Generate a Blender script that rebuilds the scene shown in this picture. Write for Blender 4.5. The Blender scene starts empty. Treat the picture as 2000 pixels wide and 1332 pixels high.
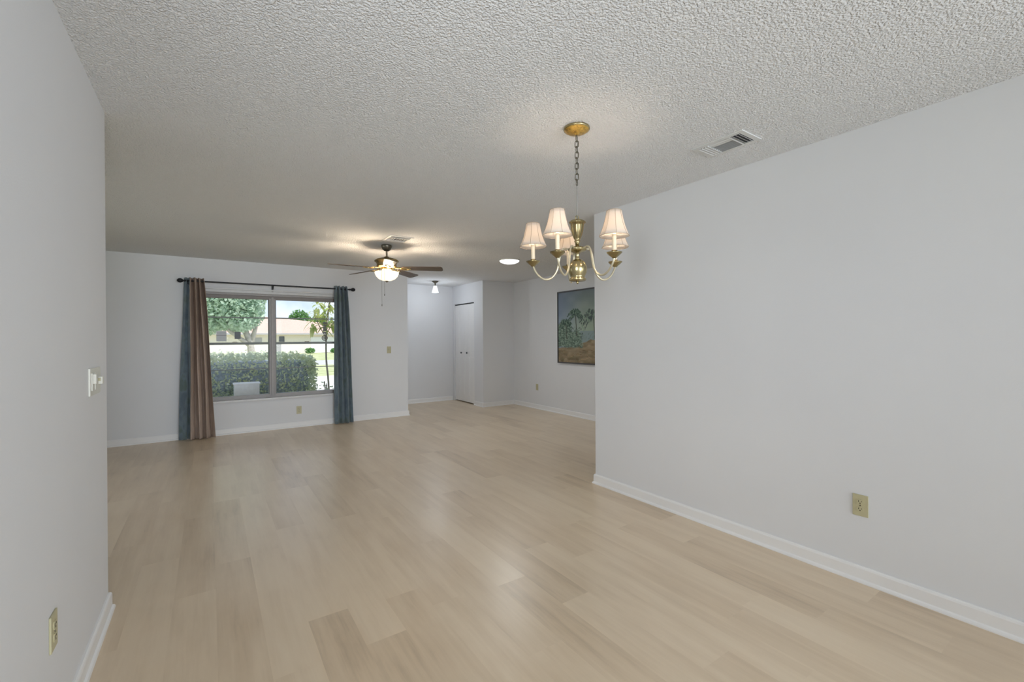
import bpy, bmesh, math, random
import numpy as np
from mathutils import Vector, Matrix
R_ = math.radians
sc = bpy.context.scene
COL = sc.collection
random.seed(7)

# ------------------------------------------------------------------ camera
FPX, YAW, PIT, ROL, CAM_Z, CX, CY = 869.23, 34.238, -0.0933, 0.3659, 1.3227, 1001.488, 662.077
a, b, c = map(R_, (YAW, PIT, ROL))
r0 = Vector((math.cos(a), -math.sin(a), 0)); d0 = Vector((math.sin(a), math.cos(a), 0)); z0 = Vector((0, 0, 1))
dv = d0*math.cos(b) + z0*math.sin(b); u0 = -d0*math.sin(b) + z0*math.cos(b)
rv = r0*math.cos(c) - u0*math.sin(c); uv = r0*math.sin(c) + u0*math.cos(c)
cam_d = bpy.data.cameras.new('camera'); cam = bpy.data.objects.new('camera', cam_d); COL.objects.link(cam)
cam.matrix_world = Matrix(((rv.x, uv.x, -dv.x, 0), (rv.y, uv.y, -dv.y, 0), (rv.z, uv.z, -dv.z, CAM_Z), (0, 0, 0, 1)))
cam_d.sensor_fit = 'HORIZONTAL'; cam_d.sensor_width = 36; cam_d.lens = FPX/2000*36
cam_d.shift_x = -(CX-1000)/2000; cam_d.shift_y = (CY-666)/2000
cam_d.clip_start = 0.02; cam_d.clip_end = 500
sc.camera = cam

# ------------------------------------------------------------------ world, sun, exposure
sc.view_settings.view_transform = 'Standard'; sc.view_settings.look = 'None'
sc.view_settings.exposure = 0.08; sc.view_settings.gamma = 1.0; sc.view_settings.use_curve_mapping = False
sc.cycles.max_bounces = 10; sc.cycles.diffuse_bounces = 6; sc.cycles.glossy_bounces = 4
sc.cycles.transparent_max_bounces = 12
sc.cycles.sample_clamp_indirect = 6; sc.cycles.caustics_reflective = False; sc.cycles.caustics_refractive = False
sc.cycles.use_denoising = True

w = bpy.data.worlds.new('sky'); sc.world = w; w.use_nodes = True
nt = w.node_tree; nt.nodes.clear()
wo = nt.nodes.new('ShaderNodeOutputWorld'); bg = nt.nodes.new('ShaderNodeBackground')
sky = nt.nodes.new('ShaderNodeTexSky'); sky.sky_type = 'HOSEK_WILKIE'; sky.turbidity = 3; sky.ground_albedo = .4
sky.sun_direction = (.25, -.55, .8)
tc = nt.nodes.new('ShaderNodeTexCoord'); nz = nt.nodes.new('ShaderNodeTexNoise'); nz.inputs['Scale'].default_value = 3.5; nz.inputs['Detail'].default_value = 6
rp = nt.nodes.new('ShaderNodeValToRGB'); rp.color_ramp.elements[0].position = .42; rp.color_ramp.elements[1].position = .6
mx = nt.nodes.new('ShaderNodeMix'); mx.data_type = 'RGBA'; mx.inputs['B'].default_value = (.86, .90, 1.0, 1)
hs = nt.nodes.new('ShaderNodeMix'); hs.data_type = 'RGBA'; hs.blend_type = 'MULTIPLY'; hs.inputs['Factor'].default_value = 1; hs.inputs['B'].default_value = (2.0, 2.0, 2.0, 1)
nt.links.new(tc.outputs['Generated'], nz.inputs['Vector']); nt.links.new(nz.outputs['Fac'], rp.inputs['Fac'])
nt.links.new(sky.outputs['Color'], hs.inputs['A']); nt.links.new(hs.outputs['Result'], mx.inputs['A'])
nt.links.new(rp.outputs['Color'], mx.inputs['Factor']); nt.links.new(mx.outputs['Result'], bg.inputs['Color'])
bg.inputs['Strength'].default_value = 1.5
nt.links.new(bg.outputs['Background'], wo.inputs['Surface'])

def light(name, kind, loc, energy, color, aim=None, parent=None, **kw):
    L = bpy.data.lights.new(name, kind); L.energy = energy; L.color = color
    for k, v in kw.items(): setattr(L, k, v)
    o = bpy.data.objects.new(name, L); COL.objects.link(o); o.location = loc
    if aim is not None: o.rotation_euler = Vector(aim).to_track_quat('-Z', 'Y').to_euler()
    if parent: o.parent = parent
    return o
sun = light('sun', 'SUN', (0, -5, 12), 3.4, (1, .95, .87), (-.12, .62, -.80), angle=.01)
# daylight entering by the sliding-door opening behind the camera and by the side opening on the left
light('rear_door_daylight', 'AREA', (1.15, -6.43, 1.12), 102, (.845, .92, 1.0), (-.10, 1, .06), shape='RECTANGLE', size=2.8, size_y=2.1, spread=R_(100))
light('side_opening_light', 'AREA', (-.46, .10, 1.62), 7, (.84, .92, 1.0), (1, .95, -.05), shape='RECTANGLE', size=.34, size_y=.7, spread=R_(95))
light('side_opening_light', 'AREA', (2.99, -1.4, 1.5), 11, (.84, .92, 1.0), (-1, .75, .0), shape='RECTANGLE', size=.9, size_y=1.1, spread=R_(120))  # added lamp and unseen right-wall opening, to brighten the left wall
light('living_left_fill', 'AREA', (-3.05, 4.9, 1.35), 7, (.92, .96, 1.0), (1, 0, -.15), shape='RECTANGLE', size=1.6, size_y=1.2, spread=R_(90))  # fill lamp with its unseen opening, added to lift the painting wall

# ------------------------------------------------------------------ materials
def sl(h):
    v = [int(h[i:i+2], 16)/255 for i in (0, 2, 4)]
    return tuple((x/12.92 if x <= .04045 else ((x+.055)/1.055)**2.4) for x in v) + (1,)
class Mat:
    def __init__(s, name, col, rough=.5, metal=0, spec=.5, **kw):
        s.m = bpy.data.materials.new(name); s.m.use_nodes = True; s.t = s.m.node_tree
        s.b = s.t.nodes['Principled BSDF']; s.out = s.t.nodes['Material Output']
        col = sl(col) if isinstance(col, str) else (tuple(col)+(1,))[:4]
        s.b.inputs['Base Color'].default_value = col
        s.b.inputs['Roughness'].default_value = rough; s.b.inputs['Metallic'].default_value = metal
        s.b.inputs['Specular IOR Level'].default_value = spec
        for k, v in kw.items(): s.b.inputs[k].default_value = v
    def n(s, t, **kw):
        x = s.t.nodes.new(t)
        for k, v in kw.items():
            if k in x.inputs: x.inputs[k].default_value = v
            else: setattr(x, k, v)
        return x
    def l(s, a, b): s.t.links.new(a, b); return s
    def coords(s, scale=(1, 1, 1)):
        t = s.n('ShaderNodeTexCoord'); m = s.n('ShaderNodeMapping'); m.inputs['Scale'].default_value = scale
        s.l(t.outputs['Object'], m.inputs['Vector']); return m.outputs['Vector']
    def noise(s, scale, detail=4, sc_=(1, 1, 1)):
        x = s.n('ShaderNodeTexNoise', Scale=scale, Detail=detail); s.l(s.coords(sc_), x.inputs['Vector']); return x.outputs['Fac']
    def ramp(s, fac, stops):
        x = s.n('ShaderNodeValToRGB'); cr = x.color_ramp
        while len(cr.elements) < len(stops): cr.elements.new(.5)
        for e, (p, cc) in zip(cr.elements, stops): e.position = p; e.color = sl(cc) if isinstance(cc, str) else (tuple(cc)+(1,))[:4]
        s.l(fac, x.inputs['Fac']); return x.outputs['Color']
    def color(s, o): s.l(o, s.b.inputs['Base Color']); return s
    def bump(s, fac, dist, strength=1):
        x = s.n('ShaderNodeBump', Strength=strength, Distance=dist); s.l(fac, x.inputs['Height']); s.l(x.outputs['Normal'], s.b.inputs['Normal']); return s
def plain(name, col, rough=.5, metal=0, var=.04, scale=20, **kw):
    m = Mat(name, col, rough, metal, **kw)
    cc = sl(col) if isinstance(col, str) else (tuple(col)+(1,))[:4]
    lo = tuple(max(0, x*(1-var)) for x in cc[:3]); hi = tuple(min(1, x*(1+var)) for x in cc[:3])
    m.color(m.ramp(m.noise(scale), [(.3, lo), (.7, hi)])); return m.m

M = {}
m = Mat('wall_paint', (.74, .74, .745), .62, spec=.3)
m.color(m.ramp(m.noise(1.3, 3), [(.3, (.732, .742, .762)), (.7, (.752, .762, .778))])); m.bump(m.noise(140, 3), .0006, .5); M['wall'] = m.m
m = Mat('white_trim', (.84, .84, .84), .38); m.bump(m.noise(30, 2), .0005); M['trim'] = m.m
# sprayed knock-down ceiling texture
m = Mat('textured_ceiling', (.93, .94, .95), .9, spec=.1)
x1 = m.noise(96, 4, (1, 1, 1)); v = m.n('ShaderNodeTexVoronoi', Scale=150.0, feature='SMOOTH_F1'); m.l(m.coords(), v.inputs['Vector'])
ad = m.n('ShaderNodeMath', operation='SUBTRACT'); m.l(x1, ad.inputs[0]); mu = m.n('ShaderNodeMath', operation='MULTIPLY'); mu.inputs[1].default_value = .55
m.l(v.outputs['Distance'], mu.inputs[0]); m.l(mu.outputs[0], ad.inputs[1])
rr = m.ramp(ad.outputs[0], [(.05, (0, 0, 0)), (.42, (1, 1, 1))]); m.bump(rr, .0078, .95); M['ceiling'] = m.m
# oak plank floor: tone per plank stored on the planks themselves, grain from noise
m = Mat('oak_plank_floor', (.5, .42, .32), .36, spec=.95)
at = m.n('ShaderNodeAttribute', attribute_name='plank'); at.attribute_type = 'GEOMETRY'
sx = m.n('ShaderNodeSeparateColor'); m.l(at.outputs['Color'], sx.inputs['Color'])
tco = m.n('ShaderNodeTexCoord'); cmb = m.n('ShaderNodeCombineXYZ'); mm = m.n('ShaderNodeMath', operation='MULTIPLY'); mm.inputs[1].default_value = 37
m.l(sx.outputs['Green'], mm.inputs[0]); m.l(mm.outputs[0], cmb.inputs['X']); m.l(mm.outputs[0], cmb.inputs['Y'])
va = m.n('ShaderNodeVectorMath', operation='ADD'); m.l(tco.outputs['Object'], va.inputs[0]); m.l(cmb.outputs[0], va.inputs[1])
def fnoise(sc3, detail, rough=.6):
    mp = m.n('ShaderNodeMapping'); mp.inputs['Scale'].default_value = sc3; m.l(va.outputs[0], mp.inputs['Vector'])
    q = m.n('ShaderNodeTexNoise', Scale=1.0, Detail=detail, Roughness=rough); m.l(mp.outputs[0], q.inputs['Vector']); return q.outputs['Fac']
g1 = fnoise((14, .9, 1), 5); g2 = fnoise((95, 3.0, 1), 4); g3 = fnoise((5.5, 1.6, 1), 4)
def mth(op, a_, b_, cc=None):
    q = m.n('ShaderNodeMath', operation=op)
    for i, vv in enumerate((a_, b_)):
        if hasattr(vv, 'links') or not isinstance(vv, (int, float)): m.l(vv, q.inputs[i])
        else: q.inputs[i].default_value = vv
    return q.outputs[0]
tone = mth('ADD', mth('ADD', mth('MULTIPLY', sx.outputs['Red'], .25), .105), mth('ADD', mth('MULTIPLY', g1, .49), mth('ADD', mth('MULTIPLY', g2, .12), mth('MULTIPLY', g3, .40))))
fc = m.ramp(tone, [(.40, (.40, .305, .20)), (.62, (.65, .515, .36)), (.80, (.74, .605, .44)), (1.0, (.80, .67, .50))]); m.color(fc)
m.bump(g2, .0004, .35)
m.l(mth('ADD', mth('MULTIPLY', g1, .10), .26), m.b.inputs['Roughness'])
M['floor'] = m.m
M['ivory'] = plain('ivory_plastic', 'BDB795', .4)
M['white_plastic'] = plain('white_plastic', 'D9D8CF', .35)
M['vent_white'] = plain('vent_enamel', 'DADBDA', .45)
M['vent_dark'] = plain('duct_interior', '55565A', .8)
M['dark_slot'] = plain('dark_slot', '4A4434', .7)
M['alum'] = plain('window_aluminium', 'A19D9B', .45, 0, spec=.5)
M['alum_shaded'] = plain('window_head_shade', '857F7B', .5)  # frame colour darkened to hold the backlit shade at the window head
M['alum_dark'] = plain('window_muntin_grey', '7F8583', .5)
M['sill'] = plain('sill_white', 'CFCFCE', .35)
m = Mat('antique_brass', (.42, .34, .16), .27, 1.0); m.color(m.ramp(m.noise(9, 4), [(.3, (.24, .20, .10)), (.7, (.52, .44, .25))])); M['brass'] = m.m
m = Mat('polished_brass', (.70, .55, .24), .16, 1.0); m.color(m.ramp(m.noise(5, 3), [(.3, (.60, .46, .2)), (.7, (.82, .68, .36))])); M['gold'] = m.m
m = Mat('housing_brass', (.45, .36, .18), .42, 1.0); m.color(m.ramp(m.noise(16, 4), [(.3, (.14, .10, .045)), (.7, (.42, .33, .17))])); M['housing_brass'] = m.m
m = Mat('canopy_gold_burl', (.5, .3, .08), .35, .6); m.color(m.ramp(m.noise(60, 4), [(.35, (.30, .18, .04)), (.55, (.62, .40, .09)), (.7, (.50, .30, .07))])); M['burl'] = m.m
M['pale_metal'] = plain('pale_brass_tube', 'C9C1A8', .28, .7)
M['black_metal'] = plain('black_metal', '1E2024', .4, .3)
M['pewter'] = plain('pewter', '6F6A5E', .35, .8)
M['cord'] = plain('grey_cord', '8E8C86', .6)
M['candle'] = plain('candle_sleeve', 'EBDCC0', .5)
m = Mat('fabric_shade', (.93, .88, .82), .8); tr = m.n('ShaderNodeBsdfTranslucent', Color=(.98, .90, .82, 1)); ms = m.n('ShaderNodeMixShader', Fac=.62)
m.l(m.b.outputs[0], ms.inputs[1]); m.l(tr.outputs[0], ms.inputs[2]); m.l(ms.outputs[0], m.out.inputs['Surface']); m.bump(m.noise(200, 2), .0005); M['shade'] = m.m
M['shade_trim'] = plain('shade_trim', 'BBA892', .8)
def emis(name, col, st, rough=.3):
    q = Mat(name, col, rough); q.b.inputs['Emission Color'].default_value = tuple(col)+(1,); q.b.inputs['Emission Strength'].default_value = st; return q.m
M['bulb'] = emis('lit_bulb', (1, .78, .5), 3.0)
M['bowl'] = emis('lit_frosted_bowl', (1, .86, .64), 1.15)
M['cool_glass'] = emis('lit_white_glass', (.93, .97, 1), 1.4)
M['dome'] = emis('lit_dome', (.95, .98, 1), 1.6)
m = Mat('dark_walnut_blade', (.10, .065, .04), .32); m.color(m.ramp(m.noise(1, 4, (6, 60, 6)), [(.3, (.06, .04, .025)), (.7, (.14, .095, .06))])); M['blade'] = m.m
# glass: clear pane with a fresnel sheen
m = Mat('window_glass', (1, 1, 1), .02)
tp = m.n('ShaderNodeBsdfTransparent', Color=(.97, .98, .98, 1)); gl = m.n('ShaderNodeBsdfGlossy', Roughness=.02); fr_ = m.n('ShaderNodeFresnel', IOR=1.3); fr = m.n('ShaderNodeMath', operation='MULTIPLY'); fr.inputs[1].default_value = .08; m.l(fr_.outputs[0], fr.inputs[0]); ms = m.n('ShaderNodeMixShader')
m.l(fr.outputs[0], ms.inputs[0]); m.l(tp.outputs[0], ms.inputs[1]); m.l(gl.outputs[0], ms.inputs[2]); m.l(ms.outputs[0], m.out.inputs['Surface']); M['glass'] = m.m
m = Mat('teal_curtain', (.06, .12, .15), .75, **{'Sheen Weight': .3}); m.color(m.ramp(m.noise(9, 4, (1, 1, .6)), [(.35, (.10, .14, .18)), (.5, (.15, .205, .24)), (.62, (.11, .155, .15))])); m.bump(m.noise(300, 2), .0008); M['teal'] = m.m
m = Mat('taupe_curtain', (.36, .28, .22), .8); m.color(m.ramp(m.noise(14, 3, (3, 3, .3)), [(.3, (.36, .275, .225)), (.7, (.50, .395, .33))])); m.bump(m.noise(300, 2), .0008); M['taupe'] = m.m
def leafmat(name, c1, c2, rough=.45, trans=.3):
    q = Mat(name, c1, rough)
    q.color(q.ramp(q.noise(6, 4), [(.3, c1), (.7, c2)]))
    t = q.n('ShaderNodeBsdfTranslucent', Color=tuple(list(c2)+[1])[:4]); s2 = q.n('ShaderNodeMixShader', Fac=trans)
    q.l(q.b.outputs[0], s2.inputs[1]); q.l(t.outputs[0], s2.inputs[2]); q.l(s2.outputs[0], q.out.inputs['Surface']); return q.m
M['leaf_tree'] = leafmat('tree_leaves', (.34, .50, .40), (.64, .76, .62), .35)
M['leaf_hedge'] = leafmat('hedge_leaves', (.54, .64, .62), (.76, .80, .54), .2)
M['leaf_far'] = leafmat('far_leaves', (.10, .26, .09), (.22, .40, .14))
M['leaf_shrub'] = leafmat('shrub_leaves', (.30, .48, .10), (.80, .82, .42), .4, .4)
M['bark'] = plain('pale_bark', (.45, .42, .38), .9, var=.25, scale=12)
M['hedge_core'] = plain('hedge_core', (.34, .39, .48), 1, var=.3)  # bluish tint puts sky light on the shaded hedge side into the colour
m = Mat('lawn', (.3, .4, .12), 1, spec=.1); m.color(m.ramp(m.noise(2.2, 6), [(.3, (.44, .50, .26)), (.55, (.58, .62, .36)), (.75, (.72, .70, .52))])); M['lawn'] = m.m
M['concrete'] = plain('pale_concrete', (.72, .71, .70), .9, var=.05, scale=4)
M['street'] = plain('pale_asphalt', (.60, .60, .60), .9, var=.05, scale=3)
M['stucco'] = plain('cream_stucco', (.84, .80, .76), .9, var=.03, scale=5)
M['tile'] = plain('terracotta_tile', (.72, .50, .43), .9, var=.12, scale=8)
M['dark_glass'] = plain('dark_window', (.10, .11, .13), .1)
M['grey_paint'] = plain('grey_paint', (.42, .42, .46), .7)
M['util'] = plain('pale_enclosure', (.88, .90, .96), .5)
M['sticker_dark'] = plain('dark_sticker', (.03, .04, .045), .4)
M['sticker_pale'] = plain('pale_sticker', (.66, .70, .72), .5)
M['ornament'] = plain('weathered_metal', (.22, .20, .20), .5, .4)
M['ext'] = plain('exterior_stucco', (.7, .68, .64), .9)
M['frame_dark'] = plain('picture_frame', '4B4A4C', .45)

# ------------------------------------------------------------------ mesh helpers
def bxm(bm, x0, x1, y0, y1, z0_, z1, bev=0):
    vs = [bm.verts.new(p) for p in ((x0, y0, z0_), (x1, y0, z0_), (x1, y1, z0_), (x0, y1, z0_), (x0, y0, z1), (x1, y0, z1), (x1, y1, z1), (x0, y1, z1))]
    fs = [bm.faces.new([vs[i] for i in q]) for q in ((0, 3, 2, 1), (4, 5, 6, 7), (0, 1, 5, 4), (1, 2, 6, 5), (2, 3, 7, 6), (3, 0, 4, 7))]
    if bev:
        es = list({e for f in fs for e in f.edges}); bmesh.ops.bevel(bm, geom=es, offset=bev, segments=2, affect='EDGES', profile=.6)
def lathe(bm, prof, n=28, c=(0, 0, 0), caps=True):
    rings = []
    for r, z in prof:
        rings.append([bm.verts.new((c[0]+r*math.cos(2*math.pi*i/n), c[1]+r*math.sin(2*math.pi*i/n), c[2]+z)) for i in range(n)])
    for A, B in zip(rings, rings[1:]):
        for i in range(n):
            bm.faces.new((A[i], A[(i+1) % n], B[(i+1) % n], B[i]))
    if caps:
        for rg, rev in ((rings[0], True), (rings[-1], False)):
            if prof[0 if rev else -1][0] > 1e-4:
                try: bm.faces.new(rg[::-1] if rev else rg)
                except Exception: pass
def tube(bm, pts, r, n=10, closed=False, cap=True):
    pts = [Vector(p) for p in pts]; N = len(pts); rr_ = r if isinstance(r, (list, tuple)) else [r]*N
    rings = []; up = None
    for i, p in enumerate(pts):
        t = (pts[(i+1) % N]-pts[i-1]) if closed else (pts[min(i+1, N-1)]-pts[max(i-1, 0)])
        t.normalize()
        if up is None: up = t.orthogonal().normalized()
        up = (up - t*up.dot(t)).normalized(); s = t.cross(up)
        rings.append([bm.verts.new(p+(up*math.cos(2*math.pi*k/n)+s*math.sin(2*math.pi*k/n))*rr_[i]) for k in range(n)])
    pr = list(zip(rings, rings[1:]))
    if closed: pr.append((rings[-1], rings[0]))
    for A, B in pr:
        for k in range(n): bm.faces.new((A[k], A[(k+1) % n], B[(k+1) % n], B[k]))
    if cap and not closed: bm.faces.new(rings[0][::-1]); bm.faces.new(rings[-1])
def smoothpts(pts, k=8):
    P = [Vector(p) for p in pts]; out = []
    for i in range(len(P)-1):
        p0, p1, p2, p3 = P[max(i-1, 0)], P[i], P[i+1], P[min(i+2, len(P)-1)]
        for j in range(k):
            t = j/k; out.append(.5*((2*p1)+(p2-p0)*t+(2*p0-5*p1+4*p2-p3)*t*t+(3*p1-p0-3*p2+p3)*t**3))
    out.append(P[-1]); return out
def obj(name, bm, mat, parent=None, smooth=False, loc=None, rot=None):
    me = bpy.data.meshes.new(name)
    bmesh.ops.recalc_face_normals(bm, faces=bm.faces)
    bm.to_mesh(me); bm.free()
    for q in (mat if isinstance(mat, (list, tuple)) else [mat]): me.materials.append(M[q] if isinstance(q, str) else q)
    if smooth:
        me.shade_smooth()
        if smooth == 'auto': me.set_sharp_from_angle(angle=R_(38))
    o = bpy.data.objects.new(name, me); COL.objects.link(o)
    if parent: o.parent = parent
    if loc: o.location = loc
    if rot: o.rotation_euler = rot
    return o
def NB(): return bmesh.new()
def boxes(name, lst, mat, parent=None, bev=0, **kw):
    bm = NB()
    for q in lst: bxm(bm, *q, bev=bev)
    return obj(name, bm, mat, parent, **kw)
def tag(o, label, cat, group=None, kind=None):
    o['label'] = label; o['category'] = cat
    if group: o['group'] = group
    if kind: o['kind'] = kind
    return o
def thing(name, label, cat, loc=(0, 0, 0), rz=0, group=None):
    o = bpy.data.objects.new(name, None); COL.objects.link(o); o.location = loc; o.rotation_euler = (0, 0, rz); o.empty_display_size = .1
    return tag(o, label, cat, group)
def struct(o, label=None, cat=None):
    o['kind'] = 'structure'
    if label: o['label'] = label
    if cat: o['category'] = cat
    return o
def copy_tree(o, parent=None):
    q = o.copy(); COL.objects.link(q)
    if parent: q.parent = parent
    for ch in list(o.children): copy_tree(ch, q)
    return q

# ------------------------------------------------------------------ room shell (metres; camera stands at x=0, y=0)
XL, XR, YO, YW, XA, YA, XD, XF, H, BK = -.42, 2.8935, 2.925, 7.40, 2.834, 8.69, 4.343, 5.063, 2.44, -6.5
T = .12
def wallbox(name, lst, label):
    return struct(boxes(name, lst, 'wall'), label, 'wall')
wallbox('wall_left', [(XL-T, XL, BK, -.12, 0, H), (XL-T, XL, -.12, .72, 0, 1.25), (XL-T, XL, -.12, .72, 2.08, H), (XL-T, XL, .72, YO, 0, H)], 'smooth white wall close by on the left with a light switch')
wallbox('wall_right', [(XR, XR+T, BK, -2.0, 0, H), (XR, XR+T, -.8, YO, 0, H), (XR, XR+T, -2.0, -.8, 0, .9), (XR, XR+T, -2.0, -.8, 2.1, H)], 'long plain white dining wall on the right with one outlet')
wallbox('wall_back', [(XL-T, -.26, BK-T, BK, 0, H), (2.56, XR+T, BK-T, BK, 0, H), (-.26, 2.56, BK-T, BK, 2.2, H)], 'white wall behind the viewer with the sliding door opening')
wallbox('wall_living_near', [(-3.0, XL-T, YO-T, YO, 0, H), (XR+T, XF, YO-T, YO, 0, H)], 'white partition walls at the near side of the living room')
wallbox('wall_living_left', [(-3.0-T, -3.0, YO-T, 4.05, 0, H), (-3.0-T, -3.0, 5.75, YW+.2, 0, H), (-3.0-T, -3.0, 4.05, 5.75, 0, .7), (-3.0-T, -3.0, 4.05, 5.75, 2.0, H)], 'white side wall of the living room on the left')
WX0, WX1, WZ0, WZ1 = -.17, 1.70, .475, 2.03
wallbox('wall_window', [(-3.0, WX0, YW, YW+.2, 0, H), (WX1, XA, YW, YW+.2, 0, H), (WX0, WX1, YW, YW+.2, 0, WZ0), (WX0, WX1, YW, YW+.2, WZ1, H)], 'far white wall around the big window')
wallbox('wall_entry_left', [(XA-T, XA, YW+.2, YA+T, 0, H)], 'white side wall of the entry alcove')
wallbox('wall_entry_back', [(XA, XD, YA, YA+T, 0, H)], 'white back wall of the entry alcove')
DY0, DY1, DZ = 7.745, 8.615, 2.05
wallbox('wall_closet', [(XD, XD+T, YW, DY0, 0, H), (XD, XD+T, DY1, YA+T, 0, H), (XD, XD+T, DY0, DY1, DZ, H), (XD+T, XF+T, YW, YW+T, 0, H), (XD+T, XD+.75, YA, YA+T, 0, H), (XD+.75, XD+.75+T, YW+T, YA+T, 0, H)], 'white closet walls beside the entry alcove')
wallbox('wall_far_right', [(XF, XF+T, YO-T, YW, 0, H)], 'white living room wall carrying the painting')
# ceiling and roof
struct(boxes('ceiling', [(-3.1, XF+T, BK-T, YA+T, H, H+.10)], 'ceiling'), 'white ceiling with sprayed bumpy texture', 'ceiling')
struct(boxes('roof', [(-4.2, 6.6, BK-2.5, YW+1.0, H+.12, H+.30), (2.2, 6.6, YW+1.0, YA+1.0, H+.12, H+.30)], 'ext'), 'roof slab over the room', 'roof')  # overhangs shaped to shade the lower hedge and block sun at the rear
# floor made of planks (one mesh)
bm = NB(); lay = bm.loops.layers.float_color.new('plank')
PW, PL = .178, 1.22; rng = random.Random(3)
over = {}
x = .374 - PW*22; i = -22
while x < XF+.2:
    off = {0: 2.268-PL*8, 1: 1.948-PL*8}.get(i, rng.random()*PL-8)
    y = min(off, BK-.3)
    y = off
    while y > BK-.3: y -= PL
    while y < YA+.3:
        xa, xb, ya, yb = max(x, -3.1), min(x+PW, XF+.9), max(y, BK-.12), min(y+PL, YA+.12)
        tn = .5+.30*rng.gauss(0, .75)
        tn = max(.05, min(.95, tn))
        mid = (y+PL/2)
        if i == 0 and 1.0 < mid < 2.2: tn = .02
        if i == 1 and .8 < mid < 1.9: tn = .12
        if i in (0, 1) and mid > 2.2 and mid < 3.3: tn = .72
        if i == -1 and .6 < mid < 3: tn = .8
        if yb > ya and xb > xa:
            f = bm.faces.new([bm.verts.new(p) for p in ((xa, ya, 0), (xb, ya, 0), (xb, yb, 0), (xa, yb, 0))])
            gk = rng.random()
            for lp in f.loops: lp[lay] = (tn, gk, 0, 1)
        y += PL
    x += PW; i += 1
fl = struct(obj('floor', bm, 'floor'), 'light oak plank floor running towards the window', 'floor')
struct(boxes('ground_slab', [(-3.2, XF+T, BK-T, YA+T, -.2, -.004)], 'concrete'), 'concrete slab under the floor', 'slab')

# baseboards: flat board with eased top and a quarter-round shoe
def baseboard(name, runs, label):
    bm = NB()
    prof = [(0, 0), (.024, 0), (.024, .006), (.021, .014), (.0135, .02), (.0135, .072), (.011, .080), (.006, .085), (0, .085)]
    for (p, q, nrm, e0, e1) in runs:      # e0/e1 extend the run along itself (mitred corners)
        p = Vector(p+(0,)); q = Vector(q+(0,)); nv = Vector(nrm+(0,)); t = (q-p).normalized()
        A = [bm.verts.new(p + nv*d + Vector((0, 0, z)) - t*(d*e0)) for d, z in prof]
        B = [bm.verts.new(q + nv*d + Vector((0, 0, z)) + t*(d*e1)) for d, z in prof]
        for k in range(len(prof)-1): bm.faces.new((A[k], B[k], B[k+1], A[k+1]))
        bm.faces.new(A); bm.faces.new(B[::-1])
    return struct(obj(name, bm, 'trim'), label, 'baseboard')
baseboard('baseboard_left', [((XL, BK), (XL, YO), (1, 0), 0, 1), ((XL, YO), (-3.0, YO), (0, 1), 1, 0)], 'white baseboard along the left wall ending at its corner')
baseboard('baseboard_right', [((XR, BK), (XR, YO), (-1, 0), 0, 1), ((XR, YO), (XF, YO), (0, 1), 1, -1)], 'long white baseboard along the right dining wall')
baseboard('baseboard_window', [((-3.0, YW), (XA, YW), (0, -1), -1, 1), ((XA, YW), (XA, YA), (1, 0), 1, -1)], 'white baseboard under the big window')
baseboard('baseboard_entry', [((XA, YA), (XD, YA), (0, -1), -1, -1)], 'white baseboard at the back of the entry alcove')
baseboard('baseboard_closet', [((XD, YW), (XD, DY0), (-1, 0), 1, 0), ((XD, YW), (XF, YW), (0, -1), 1, -1)], 'white baseboard around the closet corner')
baseboard('baseboard_far_right', [((XF, YO), (XF, YW), (-1, 0), -1, -1)], 'white baseboard below the painting')

# ------------------------------------------------------------------ closet door (bifold)
d = struct(thing('door_1', 'white bifold closet door with two small dark knobs', 'door', (XD+.03, 0, 0)))
d['kind'] = 'structure'
wl = (DY1-DY0-.012)/4
for k in range(4):
    y0 = DY0+.003+k*(wl+.002)
    bm = NB(); bxm(bm, 0, .03, y0, y0+wl, .018, DZ-.022, bev=.002)
    for (za, zb) in ((.16, .94), (1.06, 1.92)):
        bxm(bm, -.004, .004, y0+.045, y0+wl-.045, za, zb, bev=.003)
    lf = obj('door_leaf', bm, 'trim', d)
    if k in (1, 2):
        kb = NB(); lathe(kb, [(.006, 0), (.006, .012), (.017, .018), (.019, .026), (.012, .034), (.0, .036)], 18)
        obj('door_knob', kb, 'black_metal', lf, smooth=True, loc=(0, 8.32 if k == 2 else 8.075, 1.028), rot=(0, -math.pi/2, 0))
boxes('door_track', [(-.005, .03, DY0, DY1, DZ-.018, DZ)], 'black_metal', d)

# ------------------------------------------------------------------ window
GY = 7.47
wn = struct(thing('window_1', 'wide white two-unit window with horizontal muntins', 'window', (.765, GY, WZ0)))
def wp(name, lst, mat, bev=.002, parent=wn):
    return boxes(name, [(x0-.765, x1-.765, y0-GY, y1-GY, z0_-WZ0, z1-WZ0) for x0, x1, y0, y1, z0_, z1 in lst], mat, parent, bev=bev)
MX0, MX1 = .724, .806; GZ0, GZ1 = .525, 1.915
wp('head_rail', [(WX0, WX1, 7.445, 7.53, GZ1, 1.962)], 'alum_shaded')
wp('head_cover', [(WX0, WX1, 7.425, 7.53, 1.962, 1.992)], 'alum')
wp('head_trim', [(WX0-.03, WX1+.03, 7.385, 7.41, 2.03, 2.055), (WX0, WX1, 7.405, 7.53, 1.992, 2.032)], 'sill')
wp('mullion', [(MX0, MX1, 7.44, 7.54, WZ0+.03, 1.93), (MX0+.025, MX1-.025, 7.425, 7.45, WZ0+.03, 1.945)], 'alum')
wp('side_jamb', [(WX0, WX0+.035, 7.43, 7.54, WZ0, WZ1-.02)], 'alum'); wp('side_jamb', [(WX1-.035, WX1, 7.43, 7.54, WZ0, WZ1-.02)], 'alum')
wp('bottom_rail', [(WX0, WX1, 7.445, 7.53, WZ0, GZ0)], 'alum')
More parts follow.
